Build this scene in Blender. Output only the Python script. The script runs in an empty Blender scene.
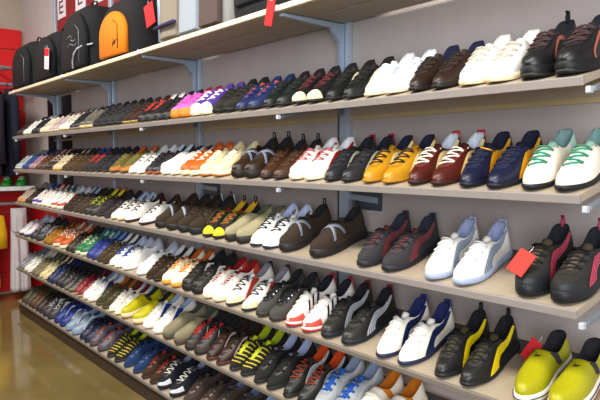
import bpy, bmesh, math, random
from mathutils import Vector, Matrix, Euler
random.seed(7)
sc = bpy.context.scene
COL = sc.collection
PI = math.pi

# ------------------------------------------------------------------ helpers
def lin(c):
    return c/12.92 if c <= .04045 else ((c+.055)/1.055)**2.4
def rgb(h):
    h = h.lstrip('#')
    return tuple(lin(int(h[i:i+2], 16)/255) for i in (0, 2, 4)) + (1,)
MATS = {}
def mat(hexc, kind='leather'):
    key = (hexc, kind)
    if key in MATS: return MATS[key]
    m = bpy.data.materials.new(kind+'_'+hexc.lstrip('#')); m.use_nodes = True
    nt = m.node_tree; b = nt.nodes['Principled BSDF']
    rough, scale, bump, var = {'leather': (.38, 90, .08, .10), 'suede': (.9, 160, .25, .16), 'fabric': (.85, 420, .35, .18),
        'rubber': (.55, 120, .06, .08), 'cord': (.8, 500, .3, .1), 'metal': (.35, 60, .02, .06), 'board': (.5, 25, .03, .10),
        'plastic': (.3, 50, .02, .05), 'paper': (.6, 60, .03, .04), 'cloth': (.9, 60, .2, .14), 'wall': (.85, 6, .04, .10)}[kind]
    tc = nt.nodes.new('ShaderNodeTexCoord'); nz = nt.nodes.new('ShaderNodeTexNoise')
    nz.inputs['Scale'].default_value = scale; nz.inputs['Detail'].default_value = 3
    nt.links.new(tc.outputs['Object'], nz.inputs['Vector'])
    mx = nt.nodes.new('ShaderNodeMix'); mx.data_type = 'RGBA'
    c = rgb(hexc)
    mx.inputs['A'].default_value = tuple(v*(1-var) for v in c[:3])+(1,)
    mx.inputs['B'].default_value = tuple(min(1, v*(1+var)) for v in c[:3])+(1,)
    nt.links.new(nz.outputs['Fac'], mx.inputs['Factor']); nt.links.new(mx.outputs['Result'], b.inputs['Base Color'])
    bp = nt.nodes.new('ShaderNodeBump'); bp.inputs['Strength'].default_value = bump; bp.inputs['Distance'].default_value = .002
    nt.links.new(nz.outputs['Fac'], bp.inputs['Height']); nt.links.new(bp.outputs['Normal'], b.inputs['Normal'])
    b.inputs['Roughness'].default_value = rough
    if kind == 'metal': b.inputs['Metallic'].default_value = .25
    MATS[key] = m
    return m

def mesh(name, verts, faces, smooth=True):
    me = bpy.data.meshes.new(name); me.from_pydata([tuple(v) for v in verts], [], faces); me.update()
    bm = bmesh.new(); bm.from_mesh(me); bmesh.ops.recalc_face_normals(bm, faces=bm.faces); bm.to_mesh(me); bm.free()
    if smooth:
        for p in me.polygons: p.use_smooth = True
    return me
def place(name, me, m=None, parent=None, loc=None, rot=None):
    """link one object that shows mesh data ME; its material sits on the object so that mesh data can be shared"""
    o = bpy.data.objects.new(name, me); COL.objects.link(o)
    if m is not None:
        if len(me.materials) == 0: me.materials.append(m)
        o.material_slots[0].link = 'OBJECT'; o.material_slots[0].material = m
    if parent is not None: o.parent = parent
    if loc is not None: o.location = loc
    if rot is not None: o.rotation_euler = rot
    return o
def tag(o, label=None, cat=None, group=None, kind=None):
    if label: o['label'] = label
    if cat: o['category'] = cat
    if group: o['group'] = group
    if kind: o['kind'] = kind
    return o
def thing(name, label, cat, loc=(0, 0, 0), rot=(0, 0, 0), group=None):
    o = bpy.data.objects.new(name, None); COL.objects.link(o)
    o.location = loc; o.rotation_euler = rot; o.empty_display_size = .05
    return tag(o, label, cat, group)

def sm(a, b, x):
    t = min(1, max(0, (x-a)/(b-a))); return t*t*(3-2*t)
def interp(pts, x):
    if x <= pts[0][0]: return pts[0][1]
    for i in range(len(pts)-1):
        x0, y0 = pts[i]; x1, y1 = pts[i+1]
        if x <= x1:
            m0 = (pts[i+1][1]-pts[i-1][1])/(pts[i+1][0]-pts[i-1][0]) if i > 0 else (y1-y0)/(x1-x0)
            m1 = (pts[i+2][1]-pts[i][1])/(pts[i+2][0]-pts[i][0]) if i+2 < len(pts) else (y1-y0)/(x1-x0)
            h = x1-x0; t = (x-x0)/h
            return ((2*t**3-3*t*t+1)*y0+(t**3-2*t*t+t)*h*m0+(-2*t**3+3*t*t)*y1+(t**3-t*t)*h*m1)
    return pts[-1][1]

class MB:
    def __init__(s): s.v = []; s.f = []
    def grid(s, rows, closed=False):
        b = len(s.v); n = len(rows[0])
        for r in rows: s.v.extend(r)
        for i in range(len(rows)-1):
            for j in range(n if closed else n-1):
                k = (j+1) % n
                s.f.append((b+i*n+j, b+i*n+k, b+(i+1)*n+k, b+(i+1)*n+j))
        return b, n
    def loft(s, rings, cap=True):
        b, n = s.grid(rings, True)
        if cap:
            s.f.append(tuple(b+j for j in range(n))[::-1]); e = b+(len(rings)-1)*n
            s.f.append(tuple(e+j for j in range(n)))
    def box(s, x0, x1, y0, y1, z0, z1):
        b = len(s.v)
        s.v += [Vector(p) for p in ((x0, y0, z0), (x1, y0, z0), (x1, y1, z0), (x0, y1, z0), (x0, y0, z1), (x1, y0, z1), (x1, y1, z1), (x0, y1, z1))]
        s.f += [tuple(b+i for i in q) for q in ((0, 3, 2, 1), (4, 5, 6, 7), (0, 1, 5, 4), (1, 2, 6, 5), (2, 3, 7, 6), (3, 0, 4, 7))]
    def tube(s, pts, r, n=6, flat=1.0, cap=True):
        pts = [Vector(p) for p in pts]; rings = []
        for i, p in enumerate(pts):
            d = (pts[min(i+1, len(pts)-1)]-pts[max(i-1, 0)]).normalized()
            up = Vector((0, 0, 1)) if abs(d.z) < .9 else Vector((0, 1, 0))
            a = d.cross(up).normalized(); c = a.cross(d)
            rr = r[i] if isinstance(r, (list, tuple)) else r
            rings.append([p+a*math.cos(2*PI*k/n)*rr+c*math.sin(2*PI*k/n)*rr*flat for k in range(n)])
        s.loft(rings, cap)
    def prism(s, poly, f0, f1):
        """polygon of 2D points mapped by f0 and f1 to the two faces"""
        s.loft([[f0(p) for p in poly], [f1(p) for p in poly]])
    def mesh(s, name, smooth=True): return mesh(name, s.v, s.f, smooth)
def bevel(o, w, seg=2):
    m = o.modifiers.new('bevel', 'BEVEL'); m.width = w; m.segments = seg; m.limit_method = 'ANGLE'; m.angle_limit = .6
    return o
def box_obj(name, x0, x1, y0, y1, z0, z1, m, parent=None, bev=0):
    b = MB(); b.box(x0, x1, y0, y1, z0, z1)
    o = place(name, b.mesh(name, False), m, parent)
    if bev: bevel(o, bev)
    return o

# ------------------------------------------------------------------ camera
CZ = 1.332; CY = -1.8
F, YAW, PIT, ROL = 616.6, math.radians(39.07), math.radians(3.72), math.radians(-.07)
fw = Vector((-math.cos(YAW)*math.cos(PIT), math.sin(YAW)*math.cos(PIT), -math.sin(PIT)))
rt = fw.cross(Vector((0, 0, 1))).normalized(); up = rt.cross(fw)
cd = bpy.data.cameras.new('camera'); cam = bpy.data.objects.new('camera', cd); COL.objects.link(cam)
mw = Matrix((( rt.x, up.x, -fw.x, 0), (rt.y, up.y, -fw.y, CY), (rt.z, up.z, -fw.z, CZ), (0, 0, 0, 1)))
cam.matrix_world = mw
cd.sensor_width = 36; cd.lens = F/600*36; cd.clip_start = .05; cd.clip_end = 60
sc.camera = cam
def col_x(px, y, z):
    """x along the wall of a point seen at column px, at depth y and height z"""
    lo, hi = -7.0, 1.2
    for _ in range(50):
        m = (lo+hi)/2; d = Vector((m, y-CY, z-CZ))
        if 300+F*d.dot(rt)/d.dot(fw) < px: lo = m
        else: hi = m
    return lo

# ------------------------------------------------------------------ room
DEP = .363
def structure(name, *a, **k): return tag(box_obj(name, *a, **k), kind='structure')
wall_m = mat('#bdb3b0', 'wall')
structure('wall_back', -6.75, 1.6, 0, .12, 0, 3.3, wall_m)
structure('wall_left', -6.75, -6.6, -5, 0, 0, 3.3, mat('#b5a596', 'wall'))
fm = bpy.data.materials.new('polished_floor'); fm.use_nodes = True
nt = fm.node_tree; b = nt.nodes['Principled BSDF']
tc = nt.nodes.new('ShaderNodeTexCoord'); nz = nt.nodes.new('ShaderNodeTexNoise'); nz.inputs['Scale'].default_value = 2.2; nz.inputs['Detail'].default_value = 6
rp = nt.nodes.new('ShaderNodeValToRGB'); rp.color_ramp.elements[0].color = rgb('#76683f'); rp.color_ramp.elements[1].color = rgb('#8b7b4e')
rp.color_ramp.elements[0].position = .3; rp.color_ramp.elements[1].position = .7
nt.links.new(tc.outputs['Object'], nz.inputs['Vector']); nt.links.new(nz.outputs['Fac'], rp.inputs['Fac']); nt.links.new(rp.outputs['Color'], b.inputs['Base Color'])
b.inputs['Roughness'].default_value = .10; b.inputs['IOR'].default_value = 1.6
structure('floor', -6.75, 1.6, -5, .12, -.1, 0, fm)

tag(box_obj('trim_1', -5.7, -.3, -.012, 0, 1.497, 1.513, mat('#c9b58a', 'board')), kind='structure')
tag(box_obj('trim_2', -5.7, -.3, -.008, 0, 1.513, 1.60, mat('#b8a894', 'board')), kind='structure')
# ------------------------------------------------------------------ shelving
X0, X1 = -5.68, -.715
SHELF_Z = [1.917, 1.530, 1.250, .971, .6855, .398, .107]     # front edge heights: bag shelf, then six shoe shelves
TILT = [0]+[math.radians(a) for a in (15.5, 14, 13.2, 13.5, 14.5, 15)]
SHELF_NAME = ['bag shelf', 'top shoe shelf', 'second shoe shelf', 'third shoe shelf', 'fourth shoe shelf', 'fifth shoe shelf', 'bottom shoe shelf']
BRX = [-.70, -1.90, -3.12, -4.35, -5.58]
board_m = mat('#aea18e', 'board'); lip_m = mat('#9c9591', 'board'); under_m = mat('#c9b796', 'board'); steel = mat('#b2bfcd', 'metal'); dark_steel = mat('#555c66', 'metal')
for i, z in enumerate(SHELF_Z):
    x1 = X1 if i else .25
    lab = ['pale wooden shelf high on the wall carrying bags', 'long grey shelf with the uppermost row of shoes', 'long grey shelf second in the shoe display, holding the mustard and maroon shoes',
           'long sloping grey shelf third in the shoe display, with charcoal and white pairs', 'long sloping grey shelf fourth in the shoe display, with the yellow slip-ons',
           'long sloping shelf fifth in the shoe display, with the lime-collared shoes', 'lowest sloping shelf of the shoe display just above the floor'][i]
    t = thing('display_shelf', lab, 'shelf', (0, -DEP, z), (TILT[i], 0, 0), 'long shelves on the wall')
    th = .024 if i == 0 else .02
    lipm = mat('#e4d8be', 'board') if i == 0 else lip_m if i < 4 else mat('#857d75', 'board')
    lx0 = X0-.07 if i == 0 else X0
    box_obj('front_lip', lx0, x1, -.006, .004, (-.022 if i == 0 else -.023 if i < 4 else -.018), .0, lipm, t, .002)
    if i == 0:
        box_obj('shelf_board', lx0, x1, .004, .150, -th, -.0005, board_m, t, .002)
        box_obj('shelf_board', lx0, x1, .162, DEP-.034, -th, -.0005, board_m, t, .002)
        box_obj('joint_strip', lx0, x1, .150, .162, -th+.012, -.004, dark_steel, t)
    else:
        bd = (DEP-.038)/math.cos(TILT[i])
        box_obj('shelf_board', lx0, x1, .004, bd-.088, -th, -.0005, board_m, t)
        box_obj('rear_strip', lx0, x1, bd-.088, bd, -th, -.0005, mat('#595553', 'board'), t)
plinth = box_obj('plinth', X0, X1, -DEP+.012, -.02, 0, SHELF_Z[6]-.036, mat('#40352a', 'board'))
tag(plinth, 'dark brown plinth board under the bottom shoe shelf', 'plinth')

up_names = ['beside the white shoes with red eyelets', 'above the orange sneakers', 'behind the orange-pocket backpack', 'at the far corner beside black backpacks']
for k, bx in enumerate(BRX):
    if k == 0: continue
    t = thing('shelf_upright', 'grey-blue slotted steel wall upright '+up_names[k-1], 'upright', (bx, -.016, 0), group='steel uprights on the wall')
    box_obj('post', -.022, .030, -.012, .014, .13, 2.9, steel, t, .003)
    box_obj('side_flange', -.040, -.0225, -.004, .014, .13, 2.9, mat('#4a525e', 'metal'), t, .002)
for i, z in enumerate(SHELF_Z[:6]):
    for k, bx in enumerate(BRX):
        if i == 0 and k == 0: continue
        if i >= 3 and k: continue
        side = ['at the near end', 'by the first upright', 'by the second upright', 'by the third upright', 'at the far end'][k]
        t = thing('shelf_bracket', f'grey steel bracket under the {SHELF_NAME[i]} {side}', 'bracket', (bx, 0, z), group='shelf brackets')
        zt = -.026 if i == 0 else -.028
        b = MB()
        h0, h1 = (.021, .022) if i == 0 else (.020, .03)
        sl = math.tan(TILT[i])
        zz = lambda y: zt+(y+DEP)*sl-.001
        prof = [(-DEP+.012, zz(-DEP+.012)), (-.031, zz(-.031)), (-.031, zz(-.031)-(.22 if i == 0 else .075)), (-.05, zz(-.05)-(.22 if i == 0 else .07)), (-.052, zz(-.06)-(.08 if i == 0 else .045)), (-.10, zz(-.1)-h1), (-DEP+.012, zz(-DEP+.012)-h0*.6)]
        w = .011 if i == 0 else .008
        b.prism(prof, lambda p: Vector((-w, p[0], p[1])), lambda p: Vector((w, p[0], p[1])))
        o = place('arm', b.mesh('arm', False), mat('#a9b8cc', 'metal') if i == 0 else mat('#7f8790', 'metal'), t); bevel(o, .002)
        cz = -.012 if i == 0 else -.032
        b = MB(); b.box(-.009, .009, -DEP-.016, -DEP-.0065, cz-.011, cz+.011) if i == 0 else b.box(-.0065, .0065, -DEP-.010, -DEP+.008, cz-.011, cz+.006)
        o = place('end_cap', b.mesh('end_cap', False), mat('#e6eaf0' if i == 0 else '#b9bec8', 'plastic'), t); bevel(o, .003, 3)
# little steel joining plates beside the uprights, under the second shoe shelf
for k in (1, 2):
    t = thing('mounting_plate', 'small dark grey wall plate '+['above the brown strap shoe, third shelf', 'above the black yellow-toed shoes, third shelf'][k-1], 'plate', (BRX[k], 0, 0), group='slotted plates')
    box_obj('plate', .04, .205, -.01, -.001, 1.128, 1.208, mat('#4f565e', 'metal'), t, .002)
    b = MB(); b.prism([(.03, 1.168), (.03, 1.19), (.19, 1.182), (.19, 1.158)], lambda p: Vector((p[0], -.016, p[1])), lambda p: Vector((p[0], -.0102, p[1])))
    place('tongue', b.mesh('tongue', False), mat('#9fb0be', 'metal'), t)

# ------------------------------------------------------------------ shoes
LEN = .285
class Style:
    def __init__(s, **k):
        s.sole = [(0, .022), (.3, .017), (.6, .012), (.8, .009), (1, .009)]
        s.rim = [(0, .078), (.05, .081), (.12, .073), (.22, .058), (.32, .054), (.42, .068), (.5, .080)]
        s.top = [(.4, .086), (.5, .079), (.58, .070), (.68, .058), (.78, .046), (.88, .035), (.95, .026), (1, .010)]
        s.wid = [(0, .030), (.2, .031), (.4, .0315), (.55, .036), (.7, .041), (.8, .041), (1, .037)]
        s.toe_pow = 2.1; s.toe_len = .32; s.flare = .003; s.tongue_up = .022; s.throat = (.49, .78); s.throat_w = .013
        for a, v in k.items(): setattr(s, a, v)
def bump(l, d): return [(x, y+d) for x, y in l]
STY = {
 'low': Style(),
 'run': Style(sole=[(0, .028), (.3, .022), (.6, .016), (.8, .014), (1, .016)], toe_len=.25),
 'court': Style(sole=[(0, .025), (.3, .023), (.6, .021), (.8, .020), (1, .020)], top=[(.4, .086), (.5, .078), (.58, .069), (.68, .056), (.78, .045), (.88, .036), (.95, .028), (1, .012)], toe_len=.25, flare=.0032),
 'trail': Style(sole=[(0, .034), (.3, .030), (.6, .026), (.8, .025), (1, .028)], rim=[(0, .080), (.05, .083), (.12, .075), (.22, .062), (.32, .058), (.42, .067), (.5, .078)], toe_len=.24,
      top=[(.4, .088), (.5, .081), (.58, .072), (.68, .060), (.78, .048), (.88, .038), (.95, .029), (1, .012)], wid=[(0, .032), (.2, .033), (.4, .034), (.55, .038), (.7, .0425), (.8, .0425), (1, .040)]),
 'slip': Style(sole=[(0, .027), (.3, .027), (.6, .026), (.8, .026), (1, .026)], top=[(.36, .070), (.45, .066), (.55, .058), (.65, .050), (.78, .042), (.88, .037), (.95, .031), (1, .015)],
      rim=[(0, .062), (.05, .064), (.12, .058), (.22, .046), (.3, .042), (.38, .050), (.46, .062)], tongue_up=0, wid=[(0, .032), (.2, .032), (.4, .034), (.55, .039), (.7, .042), (.8, .042), (1, .039)]),
}
class Geo:
    def __init__(g, style, side):
        g.S = STY[style]; g.side = side; g.slip = style == 'slip'
    def yc(g, s): return LEN*(.5-s)
    def w(g, s):
        S = g.S; w = interp(S.wid, s)
        e = min(1, max(0, s/.13)); w *= math.sqrt(max(0, 1-(1-e)**2))
        e = min(1, max(0, (1-s)/S.toe_len)); w *= max(0, 1-(1-e)**S.toe_pow)**.55
        return w
    def cx(g, s): return -g.side*(.004*sm(.62, 1, s)-.003*sm(.2, .5, s)*(1-sm(.5, .8, s)))
    def spring(g, s): return .007*max(0, (s-.74)/.26)**2+.003*max(0, (.1-s)/.1)**2
    def st(g, s): return interp(g.S.sole, s)+g.spring(s)
    def F(g, s, p):
        """point of the upper: s from heel to toe, p across from one bottom edge over the top to the other"""
        S = g.S; w = g.w(s); a0, a1 = (.44, .53) if not g.slip else (.36, .44)
        bl = sm(a0, a1, s); H = interp(S.top, max(s, S.top[0][0]))
        a = PI*p
        vx = -w*(abs(math.cos(a))**.8)*(1 if p < .5 else -1); vz = H*(math.sin(a)**.72 if 0 < p < 1 else 0)
        k = 5/16
        rim = interp(S.rim, s)
        q = p if p <= .5 else 1-p; sg = -1 if p <= .5 else 1
        if q <= k:
            v = q/k
            ox = sg*w*(1+.05*math.sin(PI*v))*(1-.25*v**1.6); oz = rim*v**.92
        else:
            u = (q-k)/(.5-k)
            dep = (rim-.006)*sm(.03, .10, s)*(.72 if s < .5 else .5)
            wr = w*.75
            ox = sg*wr*(1-.10*min(1, u*3))*math.cos(u*PI/2)**.7; oz = rim-dep*min(1, math.sin(u*PI/2)**.55*1.0) + (.0015*math.sin(min(1, u*4)*PI))
        x = ox*(1-bl)+vx*bl; z = oz*(1-bl)+vz*bl
        y = g.yc(s)
        # heel counter leans a little over the foot, toe rounds off
        hz = z/.07
        y -= .010*(1-sm(0, .12, s))*(hz-.45)**2
        return Vector((x+g.cx(s), y, g.st(s)-.002+z))
    def N(g, s, p):
        e = .004; s0, s1 = max(.002, s-e), min(.998, s+e); p0, p1 = max(.001, p-e), min(.999, p+e)
        n = (g.F(s1, p)-g.F(s0, p)).cross(g.F(s, p1)-g.F(s, p0))
        n = n.normalized() if n.length > 1e-12 else Vector((0, 0, 1))
        c = Vector((g.cx(s), g.yc(s), g.st(s)+.01)); d = g.F(s, p)-c
        return n if n.dot(d) >= 0 else -n
    def O(g, s, p, d): return g.F(s, p)+g.N(s, p)*d
GE = {}
def geo(style, side):
    if (style, side) not in GE: GE[(style, side)] = Geo(style, side)
    return GE[(style, side)]
SS = [(1-math.cos(PI*i/30))/2*.996+.002 for i in range(31)]
SS = sorted(set([.0, .003, .01, .025, .045, .07, .1, .14, .19, .24, .29, .34, .38, .42, .45, .48, .51, .55, .6, .65, .7, .75, .8, .84, .88, .91, .94, .965, .983, .994, 1.0]))
def m_upper(g):
    b = MB(); k = 5/16
    pl = [k*i/5 for i in range(6)]; pm = [k+(1-2*k)*i/8 for i in range(9)]; pr = [1-k+k*i/5 for i in range(6)]
    cut = .44 if not g.slip else .36
    b.grid([[g.F(s, p) for p in pl] for s in SS]); b.grid([[g.F(s, p) for p in pr] for s in SS])
    b.grid([[g.F(s, p) for p in pm] for s in SS if s >= cut-.001])
    me = b.mesh('upper'); weld(me); return me
def weld(me):
    bm = bmesh.new(); bm.from_mesh(me); bmesh.ops.remove_doubles(bm, verts=bm.verts, dist=1e-5)
    bmesh.ops.recalc_face_normals(bm, faces=bm.faces); bm.to_mesh(me); bm.free()
def m_lining(g):
    b = MB(); k = 5/16; cut = .45 if not g.slip else .38
    pm = [k-.015]+[k+(1-2*k)*i/12 for i in range(13)]+[1-k+.015]
    rows = []
    for s in SS:
        if s > cut+.001: break
        rows.append([g.F(s, p)+Vector((0, 0, .0012)) for p in pm])
    b.grid(rows); return b.mesh('lining')
def m_sole(g):
    S = g.S; ps = []
    ss = [.0, .004, .015, .035, .06, .1, .16, .25, .35, .45, .55, .65, .73, .8, .86, .91, .95, .975, .99, .997, 1]
    for s in ss: ps.append((s, -1))
    for s in ss[-2:0:-1]: ps.append((s, 1))
    b = MB(); rings = []
    for lev, ex in ((0, -.003), (.12, .0), (.5, .001), (.9, -.0005), (1, -.003)):
        ring = []
        for s, sg in ps:
            fl = S.flare+ex; w = g.w(s)+fl*min(1, g.w(s)/.012)
            y = g.yc(s); y += (fl+.001)*(1-sm(0, .1, s)) - (fl+.001)*sm(.9, 1, s)
            zb = g.spring(s); zt = g.st(s)+.003
            arch = .003*math.exp(-((s-.42)/.1)**2) if lev == 0 and not g.slip else 0
            ring.append(Vector((g.cx(s)+sg*w, y, zb+arch+(zt-zb)*lev)))
        rings.append(ring)
    b.loft(rings); return b.mesh('sole')
def m_outsole(g):
    b = MB(); ss = [.0, .004, .015, .035, .06, .1, .16, .25, .35, .45, .55, .65, .73, .8, .86, .91, .95, .975, .99, .997, 1]
    ps = [(s, -1) for s in ss]+[(s, 1) for s in ss[-2:0:-1]]; rings = []
    for z, ex in ((0.0005, .0012), (.0065, .0018)):
        ring = []
        for s, sg in ps:
            fl = g.S.flare+ex; w = g.w(s)+fl*min(1, g.w(s)/.012); y = g.yc(s)+(fl+.001)*(1-sm(0, .1, s))-(fl+.001)*sm(.9, 1, s)
            ring.append(Vector((g.cx(s)+sg*w, y, g.spring(s)+z+(.006*sm(.93, 1, s) if z > .003 else 0))))
        rings.append(ring)
    b.loft(rings); return b.mesh('outsole')
def m_tongue(g):
    S = g.S; s0, s1 = S.throat; top = []; bot = []
    n = 9
    base = g.F(s0, .5); t = 0
    st = [(s1-(s1-s0)*i/4) for i in range(5)]
    rowsT = []; rowsB = []
    for s in st:
        hw = S.throat_w*(.75+.35*(s1-s)/(s1-s0)); c = g.F(s, .5)
        rowsT.append([Vector((c.x+hw*u, c.y, c.z+.0022-.35*hw*abs(u)**2.2*.55)) for u in (-1, -.5, 0, .5, 1)])
    d = (g.F(s0-.02, .5)-g.F(s0+.05, .5))
    c0 = g.F(s0, .5)
    for q in (.35, .7, 1.0):
        c = c0+Vector((0, .024*q, S.tongue_up*(.35*q+.65*q*q)*1.0))
        hw = S.throat_w*(1.12+.12*q)*(1 if q < 1 else .82)
        rowsT.append([Vector((c.x+hw*u, c.y+.006*abs(u)**2, c.z+.0022-.006*abs(u)**2)) for u in (-1, -.5, 0, .5, 1)])
    rowsB = [[v+Vector((0, .002 if i > 4 else 0, -.006)) for v in r] for i, r in enumerate(rowsT)]
    b = MB(); rings = [rt_+rb[::-1] for rt_, rb in zip(rowsT, rowsB)]
    b.loft(rings); return b.mesh('tongue')
def m_lacing(g, bow=True, n=7):
    S = g.S; b = MB(); s0, s1 = S.throat; s0 += .005; s1 -= .02
    hw = .10
    for i in range(n):
        s = s1+(s0-s1)*i/(n-1); h = .06*(1+.5*(s1-s)/(s1-s0))+.05
        for sg in ((1,) if i % 2 else (-1,)):
            pts = []
            for u in (-1, -.5, 0, .5, 1):
                p = .5+u*(h+.045); ds = sg*u*.018
                pts.append(g.O(s+ds, p, .0036))
            b.tube(pts, .0027, 5)
    if bow:
        c = g.O(s0-.005, .5, .006)
        for sg in (-1, 1):
            b.tube([c+Vector((sg*a, bq, cz)) for a, bq, cz in ((0, 0, 0), (.012, -.004, .006), (.022, -.012, .003), (.020, -.020, -.004), (.008, -.012, -.001), (0, 0, 0))], .0022, 5)
            b.tube([c+Vector((sg*a, bq, cz)) for a, bq, cz in ((0, 0, .001), (.008, -.014, .002), (.013, -.028, -.006))], .0020, 5)
    return b.mesh('lacing')
def patch(g, path, off, side, nv=5):
    """strip on the outer wall along path of (s, v, half width in s, half width in v)"""
    k = 5/16; rows = []
    for s, v, hs, hv in path:
        row = []
        for i in range(nv):
            u = -1+2*i/(nv-1); ss = min(.97, max(.02, s+u*hs)); vv = min(1.2, max(.02, v+u*hv)); p = vv*k
            if side > 0: p = 1-p
            row.append(g.O(ss, p, off))
        rows.append(row)
    return rows
def spl(path, n=12):
    t = [i/(len(path)-1) for i in range(len(path))]
    return [tuple(interp([(t[j], path[j][c]) for j in range(len(path))], i/(n-1)) for c in range(len(path[0]))) for i in range(n)]
FORM = [(.67, .03, .090, 0), (.65, .22, .078, .06), (.57, .44, .058, .13), (.44, .62, .036, .15), (.28, .78, .024, .14), (.12, .93, .020, .10)]
def m_stripe(g, kind, side):
    b = MB(); o = .0013
    if kind == 'form': b.grid(patch(g, spl(FORM), o, side))
    elif kind == 'split':
        for k in range(4):
            f = (-.78+.52*k)
            b.grid(patch(g, spl([(s+f*hs, v+f*hv, hs*.19, hv*.19) for s, v, hs, hv in FORM]), o, side, 3))
    elif kind in ('curve', 'two'):
        for sh in ((0,) if kind == 'curve' else (0, .10)):
            b.grid(patch(g, spl([(.74-sh, .03, .018, 0), (.75-sh, .25, .017, .03), (.69-sh, .48, .013, .06), (.57-sh, .66, .008, .08), (.40-sh, .80, .006, .08)]), o, side, 3))
    elif kind == 'bars':
        for s in (.46, .56, .66):
            b.grid(patch(g, spl([(s+.05, .08, .02, 0), (s, .5, .02, 0), (s-.05, .95, .02, 0)], 6), o, side, 3))
    elif kind == 'patch':
        b.grid(patch(g, spl([(.70, .03, .05, 0), (.60, .35, .09, -.02), (.48, .65, .09, -.03), (.40, .95, .06, 0)], 8), o, side))
    elif kind == 'heel':
        b.grid(patch(g, spl([(.16, .04, .12, 0), (.15, .35, .11, 0), (.13, .7, .09, 0), (.11, .97, .08, 0)], 8), o, side))
    elif kind == 'dash':
        for s in (.40, .58): b.grid(patch(g, spl([(s+.05, .25, .015, 0), (s-.05, .8, .012, 0)], 5), o, side, 3))
    return b.mesh('side_stripe')
def m_toecap(g, s0=.86):
    b = MB(); ss = [s for s in SS if s > s0]; ss = [s0]+ss
    b.grid([[g.O(s, max(.012, min(.988, i/12)), .0016) for i in range(13)] for s in ss]); return b.mesh('toe_cap')
def m_bumper(g):
    """low rubber toe bumper"""
    b = MB(); ss = [.80]+[s for s in SS if s > .80]
    for sg in (0, 1):
        b.grid([[g.O(s, (q if sg == 0 else 1-q), .0018) for q in (.012, .08, .15, .2+.3*sm(.93, 1, s))] for s in ss])
    return b.mesh('toe_cap')
def m_heeltab(g):
    b = MB(); c = g.F(.012, .5); z = c.z
    rows = []
    for q in (0, .3, .6, 1):
        zz = g.st(0)+.030+(z-g.st(0)-.022)*q
        rows.append([Vector((u*.013, g.yc(0)+.0035-.004*u*u+.003*q*q, zz)) for u in (-1, -.5, 0, .5, 1)])
    back = [[v+Vector((0, -.006, 0)) for v in r] for r in rows]
    b.loft([a+c2[::-1] for a, c2 in zip(rows, back)]); return b.mesh('heel_tab')
def m_loop(g):
    b = MB(); y = g.yc(.015); z = g.F(.02, .5).z
    b.tube([(0, y-.004, z-.006), (0, y+.001, z+.012), (0, y+.001, z+.024), (0, y-.009, z+.027), (0, y-.014, z+.012), (0, y-.012, z-.006)], .0045, 6, .7); return b.mesh('pull_loop')
def m_strap(g, s, slant=0, hw=.03, lift=0):
    b = MB(); rows = []
    for e in (-hw, -hw*.4, hw*.4, hw):
        rows.append([g.O(s+e+slant*(i/6-1), .10+.80*i/12, lift+(.0038 if abs(e) < hw*.5 else .002)) for i in range(13)])
    b.grid(rows); return b.mesh('strap')
def m_bands(g, n=7):
    b = MB()
    for i in range(n):
        s = .50+.42*i/(n-1)
        b.grid([[g.O(s+e-.05*abs(u/6-1)**1.5, .16+.68*u/12, .0016) for u in range(13)] for e in (-.011, .011)])
    return b.mesh('cage_band')
def m_gore(g, side):
    b = MB(); rows = patch(g, [(.36, .30, .05, 0), (.37, .52, .055, 0), (.38, .76, .06, 0), (.385, .97, .062, 0)], .0015, side)
    b.grid(rows); return b.mesh('gore_panel')
CAT = [(0, 0), (.12, .10), (.30, .16), (.48, .14), (.62, .22), (.80, .40), (.95, .52), (1.0, .60), (.93, .66), (.78, .60), (.60, .50), (.45, .46), (.30, .44), (.22, .62), (.10, .82), (-.02, .90), (-.12, .88), (.0, .80), (.10, .62), (.12, .42), (.04, .28), (-.08, .14), (-.14, .02)]
def m_cat(g):
    b = MB(); n = len(CAT)
    vs = []
    for x, y in CAT:
        vs.append(g.O(.50+.062*(1-y), .5+(x-.45)*.085, .0018))
    b.v = vs; b.f = [tuple(range(n))]; return b.mesh('logo', False)
def m_line(g):
    b = MB(); ss = [.0, .004, .015, .035, .06, .1, .16, .25, .35, .45, .55, .65, .73, .8, .86, .91, .95, .975, .99, .997, 1]
    pts = []
    for s, sg in [(s, -1) for s in ss]+[(s, 1) for s in ss[-2:0:-1]]:
        fl = g.S.flare+.0016; w = g.w(s)+fl*min(1, g.w(s)/.012)
        pts.append((g.cx(s)+sg*w, g.yc(s)+(fl+.001)*(1-sm(0, .1, s))-(fl+.001)*sm(.9, 1, s), g.spring(s)+.70*(g.st(s)-g.spring(s))))
    pts.append(pts[0]); b.tube(pts, .0017, 5, cap=False); return b.mesh('sole_line')
def m_eyestay(g):
    """one U-shaped facing that runs round the lace opening"""
    S = g.S; s0, s1 = S.throat; b = MB(); rows = []; n = 22
    for i in range(n):
        q = i/(n-1); a = -1+2*q
        if abs(a) > .16:
            f = (abs(a)-.16)/.84; s = s1+.015-(s1+.015-s0+.015)*f; h = .085+.10*f
            p = .5+math.copysign(h, a); rows.append([g.O(s+.012*(1-f), p-math.copysign(.035, a)*(1-.2*f), .0012), g.O(s+.012*(1-f), p, .0020), g.O(s+.02*(1-f), p+math.copysign(.045, a), .0012)])
        else:
            f = a/.16; p = .5+.085*f; s = s1+.015+.018*(1-f*f)
            rows.append([g.O(s-.012, .5+.05*f, .0012), g.O(s+.012, p, .0020), g.O(s+.032, .5+.13*f, .0012)])
    b.grid(rows); return b.mesh('eyestay')
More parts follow.
